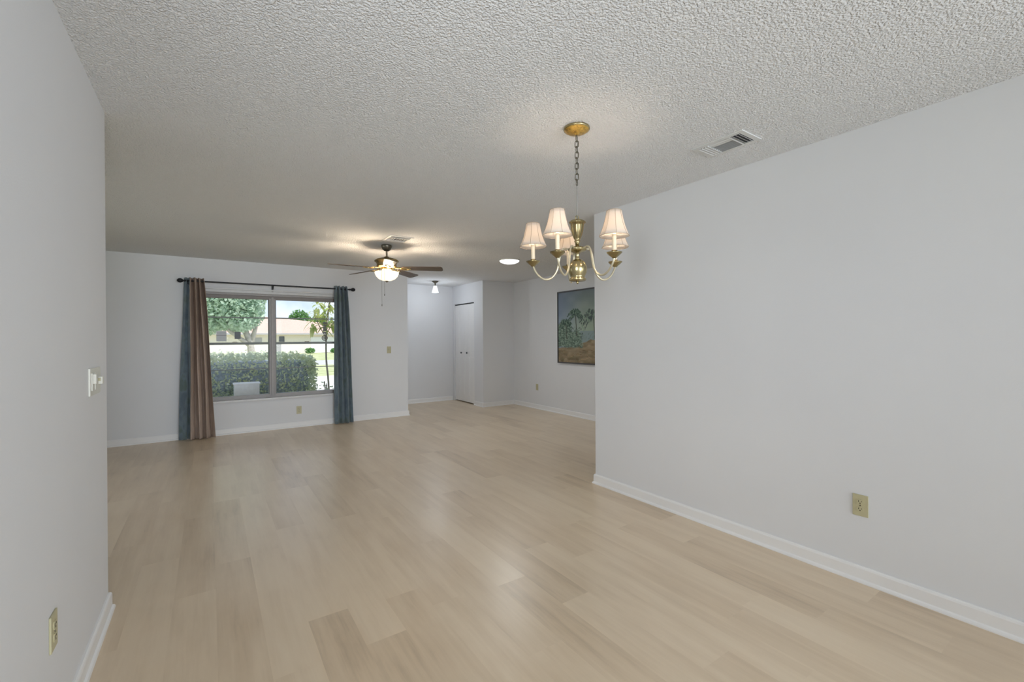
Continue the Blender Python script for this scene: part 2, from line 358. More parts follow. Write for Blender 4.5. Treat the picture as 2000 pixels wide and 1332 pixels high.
for (xa, xb) in ((WX0+.035, MX0), (MX1, WX1-.035)):
    sp = wp('sash', [(xa, xb, 7.45, 7.49, 1.255, 1.288), (xa, xa+.012, 7.46, 7.49, GZ0, GZ1), (xb-.012, xb, 7.46, 7.49, GZ0, GZ1)], 'alum_dark')
    wp('muntin', [(xa, xb, 7.463, 7.479, 1.636, 1.653)], 'alum_dark', 0, sp)
    wp('muntin', [(xa, xb, 7.463, 7.479, .893, .905)], 'alum_dark', 0, sp)
    wp('pane', [(xa+.005, xb-.005, 7.481, 7.484, GZ0-.005, 1.26)], 'glass', 0, sp)
    wp('pane', [(xa+.005, xb-.005, 7.481, 7.484, 1.28, GZ1+.005)], 'glass', 0, sp)
    wp('latch', [((xa+xb)/2-.03, (xa+xb)/2+.03, 7.435, 7.452, 1.285, 1.30)], 'pewter', .002, sp)
struct(boxes('trim_1', [(WX0-.015, WX1+.015, YW-.035, 7.46, WZ0-.028, WZ0+.002)], 'sill', bev=.004), 'white window sill', 'sill')
tag(boxes('window_sticker', [(.292, .366, 7.476, 7.4795, 1.338, 1.440)], 'sticker_dark'), 'small dark square sticker on the upper left window pane', 'sticker')
st = tag(boxes('window_sticker', [(.075, .195, 7.476, 7.4795, 1.306, 1.452)], 'sticker_pale'), 'pale sticker with a grey band on the left window pane', 'sticker')
boxes('print_band', [(.075, .195, 7.4745, 7.476, 1.385, 1.397), (.075, .195, 7.4745, 7.476, 1.42, 1.426)], 'grey_paint', st)

# ------------------------------------------------------------------ curtain rod and curtains
RY, RZ = 7.28, 2.111
rod = thing('curtain_rod', 'black metal curtain rod with ball finials above the window', 'curtain rod', (.785, RY, RZ))
bm = NB(); tube(bm, [(-1.07, 0, 0), (1.07, 0, 0)], .0105, 12); obj('rod', bm, 'black_metal', rod, smooth='auto')
for s in (-1, 1):
    bm = NB(); lathe(bm, [(.0125, 0), (.016, .008), (.012, .018), (.011, .024), (.02, .032), (.029, .05), (.030, .062), (.025, .078), (.012, .09), (0, .093)], 20)
    obj('finial', bm, 'black_metal', rod, smooth=True, loc=(s*1.045, 0, 0), rot=(0, s*math.pi/2, 0))
for xo in (-1.02, -.02, 1.0):
    bm = NB(); tube(bm, [(xo, .118, -.045), (xo, .03, -.045), (xo, .0, -.03), (xo, 0, -.008)], .006, 8); bxm(bm, xo-.012, xo+.012, .108, .119, -.085, .0)
    tube(bm, [(xo+.0, -.015, 0), (xo, -.008, -.014), (xo, .008, -.014), (xo, .015, 0)], .005, 8)
    obj('bracket', bm, 'black_metal', rod)
def curtain_sheet(x0t, x1t, x0b, x1b, u0, u1, folds, amp, ztop, zbot, seed, phase=0, flat=0):
    rg = random.Random(seed); bm = NB(); NX, NZ = int(150*(u1-u0))+8, 46
    jit = [rg.uniform(-.6, .6) for _ in range(20)]
    grid = []
    for j in range(NZ+1):
        t = j/NZ; z = ztop+(zbot-ztop)*t; row = []
        fl_ = t**.8
        xa = x0t+(x0b-x0t)*fl_; xb = x1t+(x1b-x1t)*fl_
        for i_ in range(NX+1):
            u = u0+(u1-u0)*i_/NX
            w_ = math.sin(2*math.pi*folds*u+phase+.5*math.sin(3*t+jit[int(u*7)]*.0+u*4))
            am = amp*(1-.25*t)*(1-flat*(u < .24))
            yy = RY + am*w_ + .012*math.sin(9*u+5*t)
            xx = xa+(xb-xa)*u + .006*math.cos(2*math.pi*folds*u*2+phase)*(.4+t) + .004*math.sin(7*t+u*13)
            row.append(bm.verts.new((xx, yy, z + .004*math.sin(2*math.pi*folds*u) * (j == 0))))
        grid.append(row)
    for j in range(NZ):
        for i_ in range(NX): bm.faces.new((grid[j][i_], grid[j][i_+1], grid[j+1][i_+1], grid[j+1][i_]))
    return bm
def sheet_obj(name, bm, mat, parent):
    o = obj(name, bm, mat, parent, smooth=True); md = o.modifiers.new('thick', 'SOLIDIFY'); md.thickness = .003; md.offset = 0; return o
cl = thing('curtain', 'gathered curtain left of the window, taupe folds with a teal edge', 'curtain', (0, 0, 0), group='window curtains')
sheet_obj('teal_panel', curtain_sheet(-.275, -.062, -.352, .058, 0, .31, 4.6, .060, 2.152, .012, 4, 1.0, .6), 'teal', cl)['label'] = 'teal patterned edge of the curtain'
sheet_obj('taupe_panel', curtain_sheet(-.275, -.062, -.352, .058, .30, 1, 4.6, .064, 2.152, .008, 4, 1.0), 'taupe', cl)['label'] = 'taupe fabric folds of the curtain'
cr = thing('curtain', 'gathered teal curtain hanging right of the window', 'curtain', (0, 0, 0), group='window curtains')
sheet_obj('teal_panel', curtain_sheet(1.612, 1.792, 1.60, 1.885, 0, 1, 3.6, .048, 2.152, .008, 9, 2.2), 'teal', cr)
for cu, xs in ((cl, (-.245, -.20, -.155, -.11, -.08)), (cr, (1.635, 1.68, 1.73, 1.77))):
    for xg in xs:
        bm = NB(); tube(bm, [(0, .021*math.cos(t*math.pi/7), .021*math.sin(t*math.pi/7)) for t in range(14)], .0035, 6, closed=True)
        obj('grommet', bm, 'black_metal', cu, smooth=True, loc=(xg, RY, RZ))

# ------------------------------------------------------------------ painting
def painting_cols(n, mrows):
    V, U = np.meshgrid(np.linspace(0, 1, mrows), np.linspace(0, 1.72, n), indexing='ij')
    rs = np.random.RandomState(5)
    def nzf(su, sv):
        gsh = rs.rand(sv+3, su+3); a_ = U/1.72*su; b_ = V*sv; i_ = a_.astype(int); j_ = b_.astype(int); fa = a_-i_; fb = b_-j_
        fa = fa*fa*(3-2*fa); fb = fb*fb*(3-2*fb)
        return gsh[j_, i_]*(1-fa)*(1-fb)+gsh[j_, i_+1]*fa*(1-fb)+gsh[j_+1, i_]*(1-fa)*fb+gsh[j_+1, i_+1]*fa*fb
    lin = lambda h: np.array(sl(h)[:3])
    C = np.zeros(U.shape+(3,))
    t = np.clip(V/.5, 0, 1)[..., None]; u_ = np.clip(U/.7, 0, 1)[..., None]
    left = lin('788597')*(1-t)+lin('8B9AAE')*t; right = lin('6F7A7E')*(1-t)+lin('93A18F')*t
    C[:] = left*(1-u_)+right*u_
    C += ((nzf(9, 10)-.5)*.05)[..., None]
    def blend(mask, col): nonlocal C; mk = np.clip(mask, 0, 1)[..., None]; C = C*(1-mk)+np.array(col)*mk
    sea = (V > .56) & (V < .72); blend(sea*.7, lin('7C8E97'))
    n1, n2, n3 = nzf(40, 60), nzf(70, 90), nzf(16, 20)
    g = V > (.785-.10*np.clip((U-.45)*2.2, 0, 1)+.03*(n3-.5)+.012*(n1-.5))
    sand = lin('74694F')[None, None]*(1-n3[..., None])+lin('A5957B')[None, None]*n3[..., None]+(n1[..., None]-.5)*.04
    C = np.where(g[..., None], sand, C)
    rows = g*np.clip(np.sin(V*90+U*7+n3*6)*.5+.3, 0, 1); blend(rows*.35, lin('5F4E3C'))
    # bush mass
    top = .46-.06*np.sin(U*6+.5)+.10*(n3-.5)+.05*(U > .35)
    bush = np.clip((V-top)*18, 0, 1)*np.clip((.80+.02*(n1-.5)-V)*40, 0, 1)*np.clip((.72-U+.10*(n1-.5))*12, 0, 1)
    bc = lin('46594F')[None, None]*(1-n2[..., None])+lin('93A896')[None, None]*n2[..., None]**1.3
    C = C*(1-bush[..., None])+bc*bush[..., None]
    def stroke(x0, y0, x1, y1, wd, col, cv=0, al=1.0):
        nonlocal C
        nst = max(4, int(math.hypot(x1-x0, y1-y0)/.006))
        for k in range(nst):
            s = k/(nst-1); px_ = x0+(x1-x0)*s; py_ = y0+(y1-y0)*s+cv*s*s
            dd = np.hypot((U-px_)*.72, V-py_); blend(np.clip((wd*(1-.6*s)-dd)/(.006)+.5, 0, 1)*al, col)
    def palm(px_, py_, R, base, col, hi):
        stroke(px_, py_, px_+.03, base, .010, lin('4F544B')); stroke(px_+.03, base, px_, py_, .010, lin('4F544B'))
        for k in range(15):
            an = -.55+math.pi*1.35*(k/14)+rs.uniform(-.12, .12); Lf = R*rs.uniform(.75, 1.05); dx, dy = math.cos(an)*1.25, -math.sin(an)*.85
            for q in range(9):
                t = (q+1)/9; fx = px_+dx*Lf*t; fy = py_+dy*Lf*t+Lf*.55*t*t
                ll = .05*(1.15-t)*R/.2
                stroke(fx, fy, fx+rs.uniform(-.5, .5)*ll+dx*ll*.5, fy+ll*rs.uniform(.5, 1.1), .0095, hi if (q+k) % 4 == 0 else col, al=.85)
    dk, hi = lin('3D5148'), lin('7F9783')
    palm(.50, .315, .20, .62, dk, hi); palm(.98, .355, .30, .66, lin('45514F'), hi); palm(.22, .44, .17, .66, dk, hi); palm(1.35, .33, .26, .70, dk, hi)
    for k in range(150):
        x_, y_ = rs.rand()*.64, .50+rs.rand()*.27; stroke(x_, y_, x_+(rs.rand()-.5)*.10, y_-.05*rs.rand(), .005, lin(['9DB0A0', '384A42', '6D8576'][k % 3]), cv=.03, al=.7)
    for k in range(60):
        x_, y_ = .7+rs.rand()*1.0, .60+rs.rand()*.08; stroke(x_, y_, x_+.05*rs.rand(), y_-.02, .006, lin(['5E7263', '7C8E80'][k % 2]), al=.6)
    for k in range(70):
        x_, y_ = rs.rand()*1.7, .80+rs.rand()*.19; stroke(x_, y_, x_+.14*rs.rand(), y_+.03*(rs.rand()-.5), .005, lin(['B09878', '5D4D3A', '8E7558'][k % 3]), al=.6)
    return np.clip(C, 0, 1)
PY0, PY1, PZ0, PZ1 = 6.005, 4.45, .887, 2.125
pt = thing('painting', 'framed painting of palms and a sandy shore on the far right wall', 'painting', (XF, (PY0+PY1)/2, PZ0))
n, mr = 230, 170
CC = painting_cols(n, mr)
hw = (PY0-PY1)/2; hh = PZ1-PZ0; fw = .022
vs = []; fs = []
for j in range(mr):
    for i_ in range(n): vs.append((-.022, (hw-fw)-(2*hw-2*fw)*i_/(n-1), (hh-fw)-(hh-2*fw)*j/(mr-1)))
for j in range(mr-1):
    for i_ in range(n-1): q = j*n+i_; fs.append((q, q+n, q+n+1, q+1))
me = bpy.data.meshes.new('canvas'); me.from_pydata(vs, [], fs)
ca = me.color_attributes.new('paint', 'FLOAT_COLOR', 'POINT'); ca.data.foreach_set('color', np.concatenate([CC, np.ones((mr, n, 1))], 2).reshape(-1).astype(np.float32))
m = Mat('oil_paint', (.5, .5, .5), .55, spec=.3); aa = m.n('ShaderNodeAttribute', attribute_name='paint'); m.color(aa.outputs['Color']); m.bump(m.noise(90, 4), .001, .5); me.materials.append(m.m)
me.update(); co = bpy.data.objects.new('canvas', me); COL.objects.link(co); co.parent = pt
boxes('backing', [(-.021, -.003, -hw+.01, hw-.01, .01, hh-.01)], 'grey_paint', pt)
bm = NB()
for q in ((-.034, -.002, -hw, -hw+fw, 0, hh), (-.034, -.002, hw-fw, hw, 0, hh), (-.034, -.002, -hw+fw, hw-fw, 0, fw), (-.034, -.002, -hw+fw, hw-fw, hh-fw, hh)): bxm(bm, *q, bev=.003)
obj('frame', bm, 'frame_dark', pt)

# ------------------------------------------------------------------ outlets and switches
def outlet(name, label, loc, rz, mat='ivory'):
    """plate lies on a wall whose outward normal is local -Y"""
    o = thing(name, label, 'outlet', loc, rz)
    boxes('cover_plate', [(-.035, .035, -.006, 0, -.0575, .0575)], mat, o, bev=.002)
    for s in (-1, 1):
        bm = NB(); pts = [(.0165*math.cos(2*math.pi*k/24)*1.0, max(-.0135, min(.0135, .0175*math.sin(2*math.pi*k/24)))) for k in range(24)]
        A = [bm.verts.new((x_, -.0085, z_)) for x_, z_ in pts]; B = [bm.verts.new((x_, -.005, z_)) for x_, z_ in pts]
        bm.faces.new(A)
        for k in range(24): bm.faces.new((A[k], A[(k+1) % 24], B[(k+1) % 24], B[k]))
        r_ = obj('receptacle', bm, mat, o, loc=(0, 0, s*.0195))
        bm = NB(); bxm(bm, -.0075, -.005, -.0092, -.008, -.001, .007); bxm(bm, .005, .0075, -.0092, -.008, 0, .006)
        lathe(bm, [(.0025, 0), (.0025, .001)], 10, (0, 0, 0)); 
        obj('slots', bm, 'dark_slot', r_)
        bxm_ = NB(); bxm(bxm_, -.0025, .0025, -.0092, -.008, -.0095, -.0045); obj('ground_slot', bxm_, 'dark_slot', r_)
    bm = NB(); lathe(bm, [(.003, 0), (.003, .0015), (0, .002)], 12); obj('screw', bm, 'pewter', o, loc=(0, -.006, 0), rot=(math.pi/2, 0, 0))
    return o
outlet('wall_outlet', 'ivory outlet low on the long right dining wall', (XR, .930, .411), -math.pi/2)
outlet('wall_outlet', 'ivory outlet low on the near left wall', (XL, 1.993, .402), math.pi/2)
outlet('wall_outlet', 'ivory outlet on the wall under the window', (1.11, YW, .258), 0)
outlet('wall_outlet', 'small ivory outlet low on the far wall left of the painting', (XF, 6.635, .405), -math.pi/2)
sw = thing('light_switch', 'single ivory light switch on the wall right of the teal curtain', 'light switch', (2.503, YW, 1.14))
boxes('cover_plate', [(-.035, .035, -.006, 0, -.0575, .0575)], 'ivory', sw, bev=.002)
boxes('toggle', [(-.005, .005, -.018, -.005, -.004, .012)], 'ivory', sw, bev=.001)
sw = thing('light_switch', 'white double switch plate beside the edge of the near left wall', 'light switch', (XL, 2.63, 1.148), math.pi/2)
boxes('cover_plate', [(-.105, .105, -.007, 0, -.058, .058)], 'white_plastic', sw, bev=.002)
bm = NB(); bxm(bm, -.085, -.045, -.0105, -.006, -.036, .038, bev=.002); bxm(bm, -.080, -.050, -.022, -.010, -.008, .034, bev=.003); obj('rocker', bm, 'white_plastic', sw)
bm = NB(); bxm(bm, -.018, .018, -.0095, -.006, -.036, .038, bev=.0015); obj('rocker', bm, 'white_plastic', sw)
boxes('dark_slot', [(.026, .036, -.0085, -.006, -.012, .014)], 'dark_slot', sw)
boxes('dimmer_knob', [(.050, .080, -.022, -.006, -.018, .016)], 'white_plastic', sw, bev=.004)
boxes('toggle', [(.03, .038, -.018, -.006, -.002, .010)], 'ivory', sw, bev=.001)

# ------------------------------------------------------------------ ceiling vents
def vent(label, cx_, cy_, sx_, sy_):
    o = thing('ceiling_vent', label, 'vent', (cx_, cy_, H)); hx, hy = sx_/2, sy_/2; fr_ = .028
    bm = NB()
    for q in ((-hx, hx, -hy, -hy+fr_, -.006, 0), (-hx, hx, hy-fr_, hy, -.006, 0), (-hx, -hx+fr_, -hy+fr_, hy-fr_, -.006, 0), (hx-fr_, hx, -hy+fr_, hy-fr_, -.006, 0)): bxm(bm, *q, bev=.001)
    obj('frame', bm, 'vent_white', o)
    boxes('duct_backing', [(-hx+fr_, hx-fr_, -hy+fr_, hy-fr_, -.0008, 0)], 'vent_dark', o)
    ix, iy = hx-fr_, hy-fr_; sb = .055
    def slat(p, q, tilt):
        bm = NB(); p = Vector(p); q = Vector(q); t = (q-p).normalized(); s = Vector((-t.y, t.x, 0)); wv = s*.008*tilt + Vector((0, 0, -.010)); th = s*.0008
        V8 = [bm.verts.new(x_) for x_ in (p-th, q-th, q+th, p+th, p-th+wv, q-th+wv, q+th+wv, p+th+wv)]
        for f_ in ((0, 3, 2, 1), (4, 5, 6, 7), (0, 1, 5, 4), (1, 2, 6, 5), (2, 3, 7, 6), (3, 0, 4, 7)): bm.faces.new([V8[k] for k in f_])
        obj('slat', bm, 'vent_white', o)
    for k in range(3):
        yy = -iy+sb*(k+.6)/3; slat((-ix, yy, -.001), (ix, yy, -.001), -1); slat((-ix, -yy, -.001), (ix, -yy, -.001), 1)
    nn = 8
    for k in range(nn):
        xx = -ix+.008+(2*ix-.012)*k/(nn-1); slat((xx, -iy+sb+.006, -.001), (xx, iy-sb-.006, -.001), .55 if k > 1 else -.8)
    boxes('divider', [(-ix, ix, -iy+sb, -iy+sb+.005, -.011, -.001)], 'vent_white', o); boxes('divider', [(-ix, ix, iy-sb-.005, iy-sb, -.011, -.001)], 'vent_white', o)
vent('white three-way ceiling register above the right dining wall', 2.477, 1.435, .205, .305)
vent('white ceiling register just behind the ceiling fan', 1.741, 4.825, .27, .29)

# ------------------------------------------------------------------ chandelier
CHX, CHY = 1.621, 1.765
ch = thing('chandelier', 'antique brass five-arm chandelier with small fabric shades', 'chandelier', (CHX, CHY, 0))
bm = NB(); lathe(bm, [(.066, 0), (.068, -.006), (.066, -.012), (.052, -.022), (.026, -.030), (.010, -.034), (.006, -.04), (0, -.041)], 32); obj('ceiling_canopy', bm, 'burl', ch, smooth=True, loc=(0, 0, H))
bm = NB(); lathe(bm, [(.069, -.001), (.0705, -.006), (.069, -.011), (.063, -.0135)], 32, caps=False); obj('canopy_rim', bm, 'brass', ch, smooth=True, loc=(0, 0, H))
bm = NB(); z = H-.040
for k in range(9):
    ln_, wd_ = .0245, .0095
    pts = []
    for t in range(16):
        an = 2*math.pi*t/16; sx1 = wd_*math.cos(an); sz1 = (ln_-wd_)*(1 if math.sin(an) > .01 else -1 if math.sin(an) < -.01 else 0)*.55 + wd_*math.sin(an)
        pts.append((sx1 if k % 2 == 0 else 0, 0 if k % 2 == 0 else sx1, z-ln_*.72+sz1))
    aj = math.radians(25)
    pts = [(x_*math.cos(aj)-y_*math.sin(aj), x_*math.sin(aj)+y_*math.cos(aj), z_) for x_, y_, z_ in pts]
    tube(bm, pts, .0026, 6, closed=True); z -= .0290
obj('chain', bm, 'pewter', ch, smooth=True)
bm = NB(); tube(bm, [(0, 0, z+.01), (.002, 0, 2.08), (0, 0, 1.99), (0, 0, 1.955)], .0028, 8); tube(bm, [(.003, .002, H-.04), (.006, -.004, 2.3), (.002, .003, z+.01)], .0018, 6); obj('cord', bm, 'cord', ch, smooth=True)
bm = NB(); tube(bm, [(.010*math.cos(t*math.pi/7), 0, 1.962+.012*math.sin(t*math.pi/7)) for t in range(14)], .0028, 6, closed=True); obj('hanging_loop', bm, 'brass', ch, smooth=True)
bm = NB(); lathe(bm, [(.004, 1.956), (.012, 1.955), (.030, 1.949), (.045, 1.938), (.046, 1.933), (.037, 1.929), (.0355, 1.915), (.033, 1.895), (.027, 1.872), (.019, 1.852), (.013, 1.842), (.017, 1.836), (.012, 1.828), (.010, 1.81)], 36); obj('urn', bm, 'brass', ch, smooth=True)
bm = NB(); lathe(bm, [(.010, 1.812), (.030, 1.806), (.048, 1.798), (.050, 1.790), (.040, 1.783), (.018, 1.778), (.011, 1.772), (.011, 1.745), (.015, 1.740)], 36); obj('arm_hub', bm, 'brass', ch, smooth=True)
bm = NB(); lathe(bm, [(.015, 1.741), (.026, 1.737), (.040, 1.724), (.049, 1.704), (.051, 1.688), (.047, 1.668), (.040, 1.652), (.037, 1.643), (.045, 1.636), (.046, 1.630), (.042, 1.626), (.0, 1.624)], 40); obj('lower_vase', bm, 'brass', ch, smooth=True)
bm = NB(); lathe(bm, [(.006, 1.625), (.007, 1.616), (.003, 1.610), (0, 1.608)], 14); obj('bottom_finial', bm, 'brass', ch, smooth=True)
def chand_arm():
    bm = NB(); pts = smoothpts([(.040, 0, 1.793), (.068, 0, 1.800), (.088, 0, 1.782), (.098, 0, 1.735), (.112, 0, 1.680), (.140, 0, 1.646), (.175, 0, 1.640), (.210, 0, 1.662), (.232, 0, 1.695), (.240, 0, 1.722)], 7)
    tube(bm, pts, .0054, 10); arm = obj('arm', bm, 'pale_metal', ch, smooth=True)
    bm = NB(); lathe(bm, [(.008, 1.712), (.016, 1.720), (.026, 1.728), (.037, 1.738), (.0385, 1.742), (.030, 1.741), (.014, 1.736), (.0145, 1.752)], 24); obj('drip_cup', bm, 'brass', arm, smooth=True, loc=(.24, 0, 0))
    bm = NB(); lathe(bm, [(.0105, 1.737), (.0105, 1.828), (.007, 1.832)], 18); obj('candle_sleeve', bm, 'candle', arm, smooth='auto', loc=(.24, 0, 0))
    bm = NB(); lathe(bm, [(.005, 1.83), (.010, 1.842), (.0155, 1.858), (.014, 1.876), (.007, 1.895), (0, 1.906)], 16); obj('bulb', bm, 'bulb', arm, smooth=True, loc=(.24, 0, 0))
    # bell shade with eight scalloped panels
    bm = NB(); NS = 64; rings = []
    prof = [(.0365, 1.946), (.040, 1.925), (.0455, 1.900), (.053, 1.872), (.0635, 1.844), (.0735, 1.822)]
    for rr1, zz in prof:
        ring = []
        for k in range(NS):
            an = 2*math.pi*k/NS; fa = (an*8/(2*math.pi)) % 1; rr2 = rr1*(1-.035*(4*fa*(1-fa)))
            ring.append(bm.verts.new((rr2*math.cos(an), rr2*math.sin(an), zz)))
        rings.append(ring)
    for A, B in zip(rings, rings[1:]):
        for k in range(NS): bm.faces.new((A[k], A[(k+1) % NS], B[(k+1) % NS], B[k]))
    tl = random.uniform(-.04, .04)
    sh = obj('lamp_shade', bm, 'shade', arm, smooth=True, loc=(.24, 0, 0)); md = sh.modifiers.new('t', 'SOLIDIFY'); md.thickness = .0012
    bm = NB()
    for k in range(8):
        an = 2*math.pi*k/8; tube(bm, [(rr1*1.004*math.cos(an), rr1*1.004*math.sin(an), zz) for rr1, zz in prof], .0011, 5)
    for rr1, zz in (prof[0], prof[-1]): tube(bm, [(rr1*(1-.035*(4*((t/8*1.0) % 1)*(1-((t/8) % 1))))*math.cos(2*math.pi*t/64), rr1*(1-.035*(4*((t/8) % 1)*(1-((t/8) % 1))))*math.sin(2*math.pi*t/64), zz) for t in range(64)], .0014, 5, closed=True)
    obj('shade_trim', bm, 'shade_trim', arm, loc=(.24, 0, 0))
    light('bulb_light', 'POINT', (.24, 0, 1.872), 4.2, (1, .80, .60), parent=arm, shadow_soft_size=.018)
    return arm
arm0 = chand_arm(); arm0.rotation_euler = (0, 0, R_(60))
for k in range(1, 5):
    q = copy_tree(arm0, ch); q.rotation_euler = (0, 0, R_(60+72*k))

# ------------------------------------------------------------------ ceiling fan
FX, FY = 1.747, 5.225
fan = thing('ceiling_fan', 'brass ceiling fan with five dark blades and a lit glass bowl', 'ceiling fan', (FX, FY, 0), math.atan2(rv.y, rv.x))
bm = NB(); lathe(bm, [(.062, H), (.063, H-.012), (.058, H-.03), (.045, H-.055), (.028, H-.068), (.014, H-.073)], 28); obj('ceiling_canopy', bm, 'pewter', fan, smooth=True)
bm = NB(); lathe(bm, [(.011, H-.07), (.011, 2.29)], 16); obj('downrod', bm, 'pewter', fan, smooth='auto')
bm = NB(); lathe(bm, [(.013, 2.305), (.028, 2.300), (.032, 2.290), (.070, 2.284), (.118, 2.270), (.140, 2.254), (.141, 2.244), (.126, 2.236), (.118, 2.222), (.112, 2.205), (.118, 2.192), (.108, 2.180), (.070, 2.172), (.050, 2.165)], 40); obj('motor_housing', bm, 'housing_brass', fan, smooth=True)
bm = NB(); lathe(bm, [(.062, 2.168), (.066, 2.155), (.056, 2.142), (.045, 2.128)], 32); obj('light_fitter', bm, 'gold', fan, smooth=True)
bm = NB(); lathe(bm, [(.136, 2.122), (.140, 2.116), (.137, 2.098), (.122, 2.066), (.094, 2.038), (.058, 2.021), (.018, 2.014), (0, 2.0135)], 40, caps=False); bw = obj('light_bowl', bm, 'bowl', fan, smooth=True)
md = bw.modifiers.new('t', 'SOLIDIFY'); md.thickness = .003
bm = NB(); lathe(bm, [(0, 2.022), (.020, 2.019), (.022, 2.012), (.014, 2.006), (.006, 1.998), (0, 1.996)], 20); obj('finial', bm, 'pewter', bw, smooth=True)
def blade(an):
    bm = NB(); L0, L1 = .185, .665; NN = 26; top = []; 
    outl = []
    for k in range(NN+1):
        t = k/NN; x_ = L0+(L1-L0)*t; hw_ = .052+.016*t
        if t > .93: hw_ *= math.sqrt(max(0, 1-((t-.93)/.07)**2))*.45+.55
        if t < .06: hw_ *= .75+.25*(t/.06)
        outl.append((x_, hw_))
    loop = [(x_, h_) for x_, h_ in outl]+[(x_, -h_) for x_, h_ in outl[::-1]]
    A = [bm.verts.new((x_, y_, .0035)) for x_, y_ in loop]; B = [bm.verts.new((x_, y_, -.0035)) for x_, y_ in loop]
    bm.faces.new(A); bm.faces.new(B[::-1]); n_ = len(loop)
    for k in range(n_): bm.faces.new((A[k], B[k], B[(k+1) % n_], A[(k+1) % n_]))
    bl = obj('blade', bm, 'blade', fan, loc=(0, 0, 2.168)); bl.rotation_euler = (R_(-12), R_(1.2), an)
    bm = NB(); bxm(bm, .10, .17, -.012, .012, -.004, .010, bev=.003)
    tube(bm, smoothpts([(.16, .0, -.006), (.19, .024, -.009), (.23, .030, -.009), (.27, .012, -.008)], 5), .006, 6); tube(bm, smoothpts([(.16, .0, -.006), (.19, -.024, -.009), (.23, -.030, -.009), (.27, -.012, -.008)], 5), .006, 6)
    bxm(bm, .235, .285, -.022, .022, -.010, -.0036, bev=.002); bxm(bm, .165, .235, -.006, .006, -.0095, -.004, bev=.001)
    obj('blade_bracket', bm, 'gold', bl, smooth='auto')
for k in range(5): blade(R_(1+72*k))
for ox, oy, zl in ((-.012, -.03, 1.70), (.014, -.03, 1.82)):
    bm = NB(); tube(bm, [(ox, oy, 2.15), (ox*1.2, oy-.12, 2.12), (ox*1.2, oy-.125, 2.05), (ox*1.2, oy-.125, zl+.03)], .0013, 5); lathe(bm, [(.0, zl), (.004, zl+.006), (.004, zl+.024), (0, zl+.03)], 8, (ox*1.2, oy-.125, 0)); obj('pull_chain', bm, 'pewter', fan, smooth=True)
light('fan_lamp', 'POINT', (0, 0, 2.092), 42, (1, .80, .58), parent=fan, shadow_soft_size=.055)

# ------------------------------------------------------------------ other ceiling lights
dm = thing('ceiling_dome_light', 'lit white flush dome light on the living room ceiling', 'ceiling light', (3.546, 5.282, H))
bm = NB(); lathe(bm, [(.15, 0), (.152, -.006), (.148, -.012), (.138, -.013)], 40, caps=False); obj('rim', bm, 'white_plastic', dm, smooth=True)
bm = NB(); lathe(bm, [(.142, -.006), (.140, -.018), (.120, -.034), (.085, -.047), (.04, -.054), (0, -.056)], 40, caps=False); obj('diffuser', bm, 'dome', dm, smooth=True)
light('dome_lamp', 'AREA', (0, 0, -.06), 9, (.95, .98, 1), (0, 0, -1), parent=dm, shape='DISK', size=.27)
en = thing('entry_ceiling_light', 'small pewter ceiling light with white glass bell shade in the entry', 'ceiling light', (3.616, 7.972, H))
bm = NB(); lathe(bm, [(.062, 0), (.063, -.008), (.052, -.022), (.030, -.034), (.014, -.046), (.012, -.07), (.022, -.08), (.026, -.092), (.010, -.098)], 28); obj('fitter', bm, 'pewter', en, smooth=True)
bm = NB(); lathe(bm, [(.024, -.088), (.030, -.10), (.040, -.135), (.052, -.175), (.063, -.218), (.060, -.221), (.0, -.205)], 32, caps=False); obj('glass_shade', bm, 'cool_glass', en, smooth=True)
light('entry_lamp', 'POINT', (0, 0, -.30), 6.3, (.86, .92, 1), parent=en, shadow_soft_size=.06)

# ------------------------------------------------------------------ outside
GZ = -.15
struct(boxes('lawn', [(-60, 90, -8, 150, GZ-.1, GZ)], 'lawn'), 'sunlit lawn outside the window', 'lawn')
struct(boxes('driveway', [(2.0, 14, 11.5, 18.9, GZ, GZ+.02), (-14, 2.0, 12.2, 13.6, GZ, GZ+.02)], 'concrete'), 'pale concrete driveway outside', 'driveway')
struct(boxes('street', [(-60, 90, 27.5, 33.5, GZ, GZ+.015)], 'street'), 'pale street beyond the lawn', 'street')
def leaf_cloud(bm, pts, size, rg, narrow=.5):
    for p in pts:
        s = size*rg.uniform(.7, 1.3); nrm = Vector((rg.gauss(0, 1), rg.gauss(0, 1), rg.gauss(0, .9)+.35)).normalized(); t = nrm.orthogonal().normalized()
        an = rg.random()*6.28; t2 = nrm.cross(t); A = t*math.cos(an)+t2*math.sin(an); B = nrm.cross(A); p = Vector(p)
        bm.faces.new([bm.verts.new(p+v_) for v_ in (-A*s, -A*s*.2+B*s*narrow, A*s, -A*s*.2-B*s*narrow)])
def ell_pts(c_, r_, n_, rg, shell=.75):
    out = []
    while len(out) < n_:
        v_ = Vector((rg.gauss(0, 1), rg.gauss(0, 1), rg.gauss(0, 1))).normalized()*(rg.random()**.33)
        if v_.length < shell*rg.random(): continue
        out.append((c_[0]+v_.x*r_[0], c_[1]+v_.y*r_[1], c_[2]+v_.z*r_[2]))
    return out
rg = random.Random(11)
hd = thing('hedge', 'clipped green hedge just outside the window', 'hedge', (-1.5, 10.2, GZ))
bm = NB(); bxm(bm, -3.2, 3.15, -.50, .50, 0, 1.06, bev=.12); obj('hedge_core', bm, 'hedge_core', hd)
bm = NB(); P_ = []
for _ in range(9000): P_.append((rg.uniform(-3.3, 3.27), -.56+rg.gauss(0, .05), rg.uniform(.02, 1.18)))
for _ in range(6000): P_.append((rg.uniform(-3.3, 3.27), rg.uniform(-.6, .6), 1.15+rg.gauss(0, .04)))
for _ in range(1800): P_.append((3.22+rg.gauss(0, .04), rg.uniform(-.6, .6), rg.uniform(.02, 1.16)))
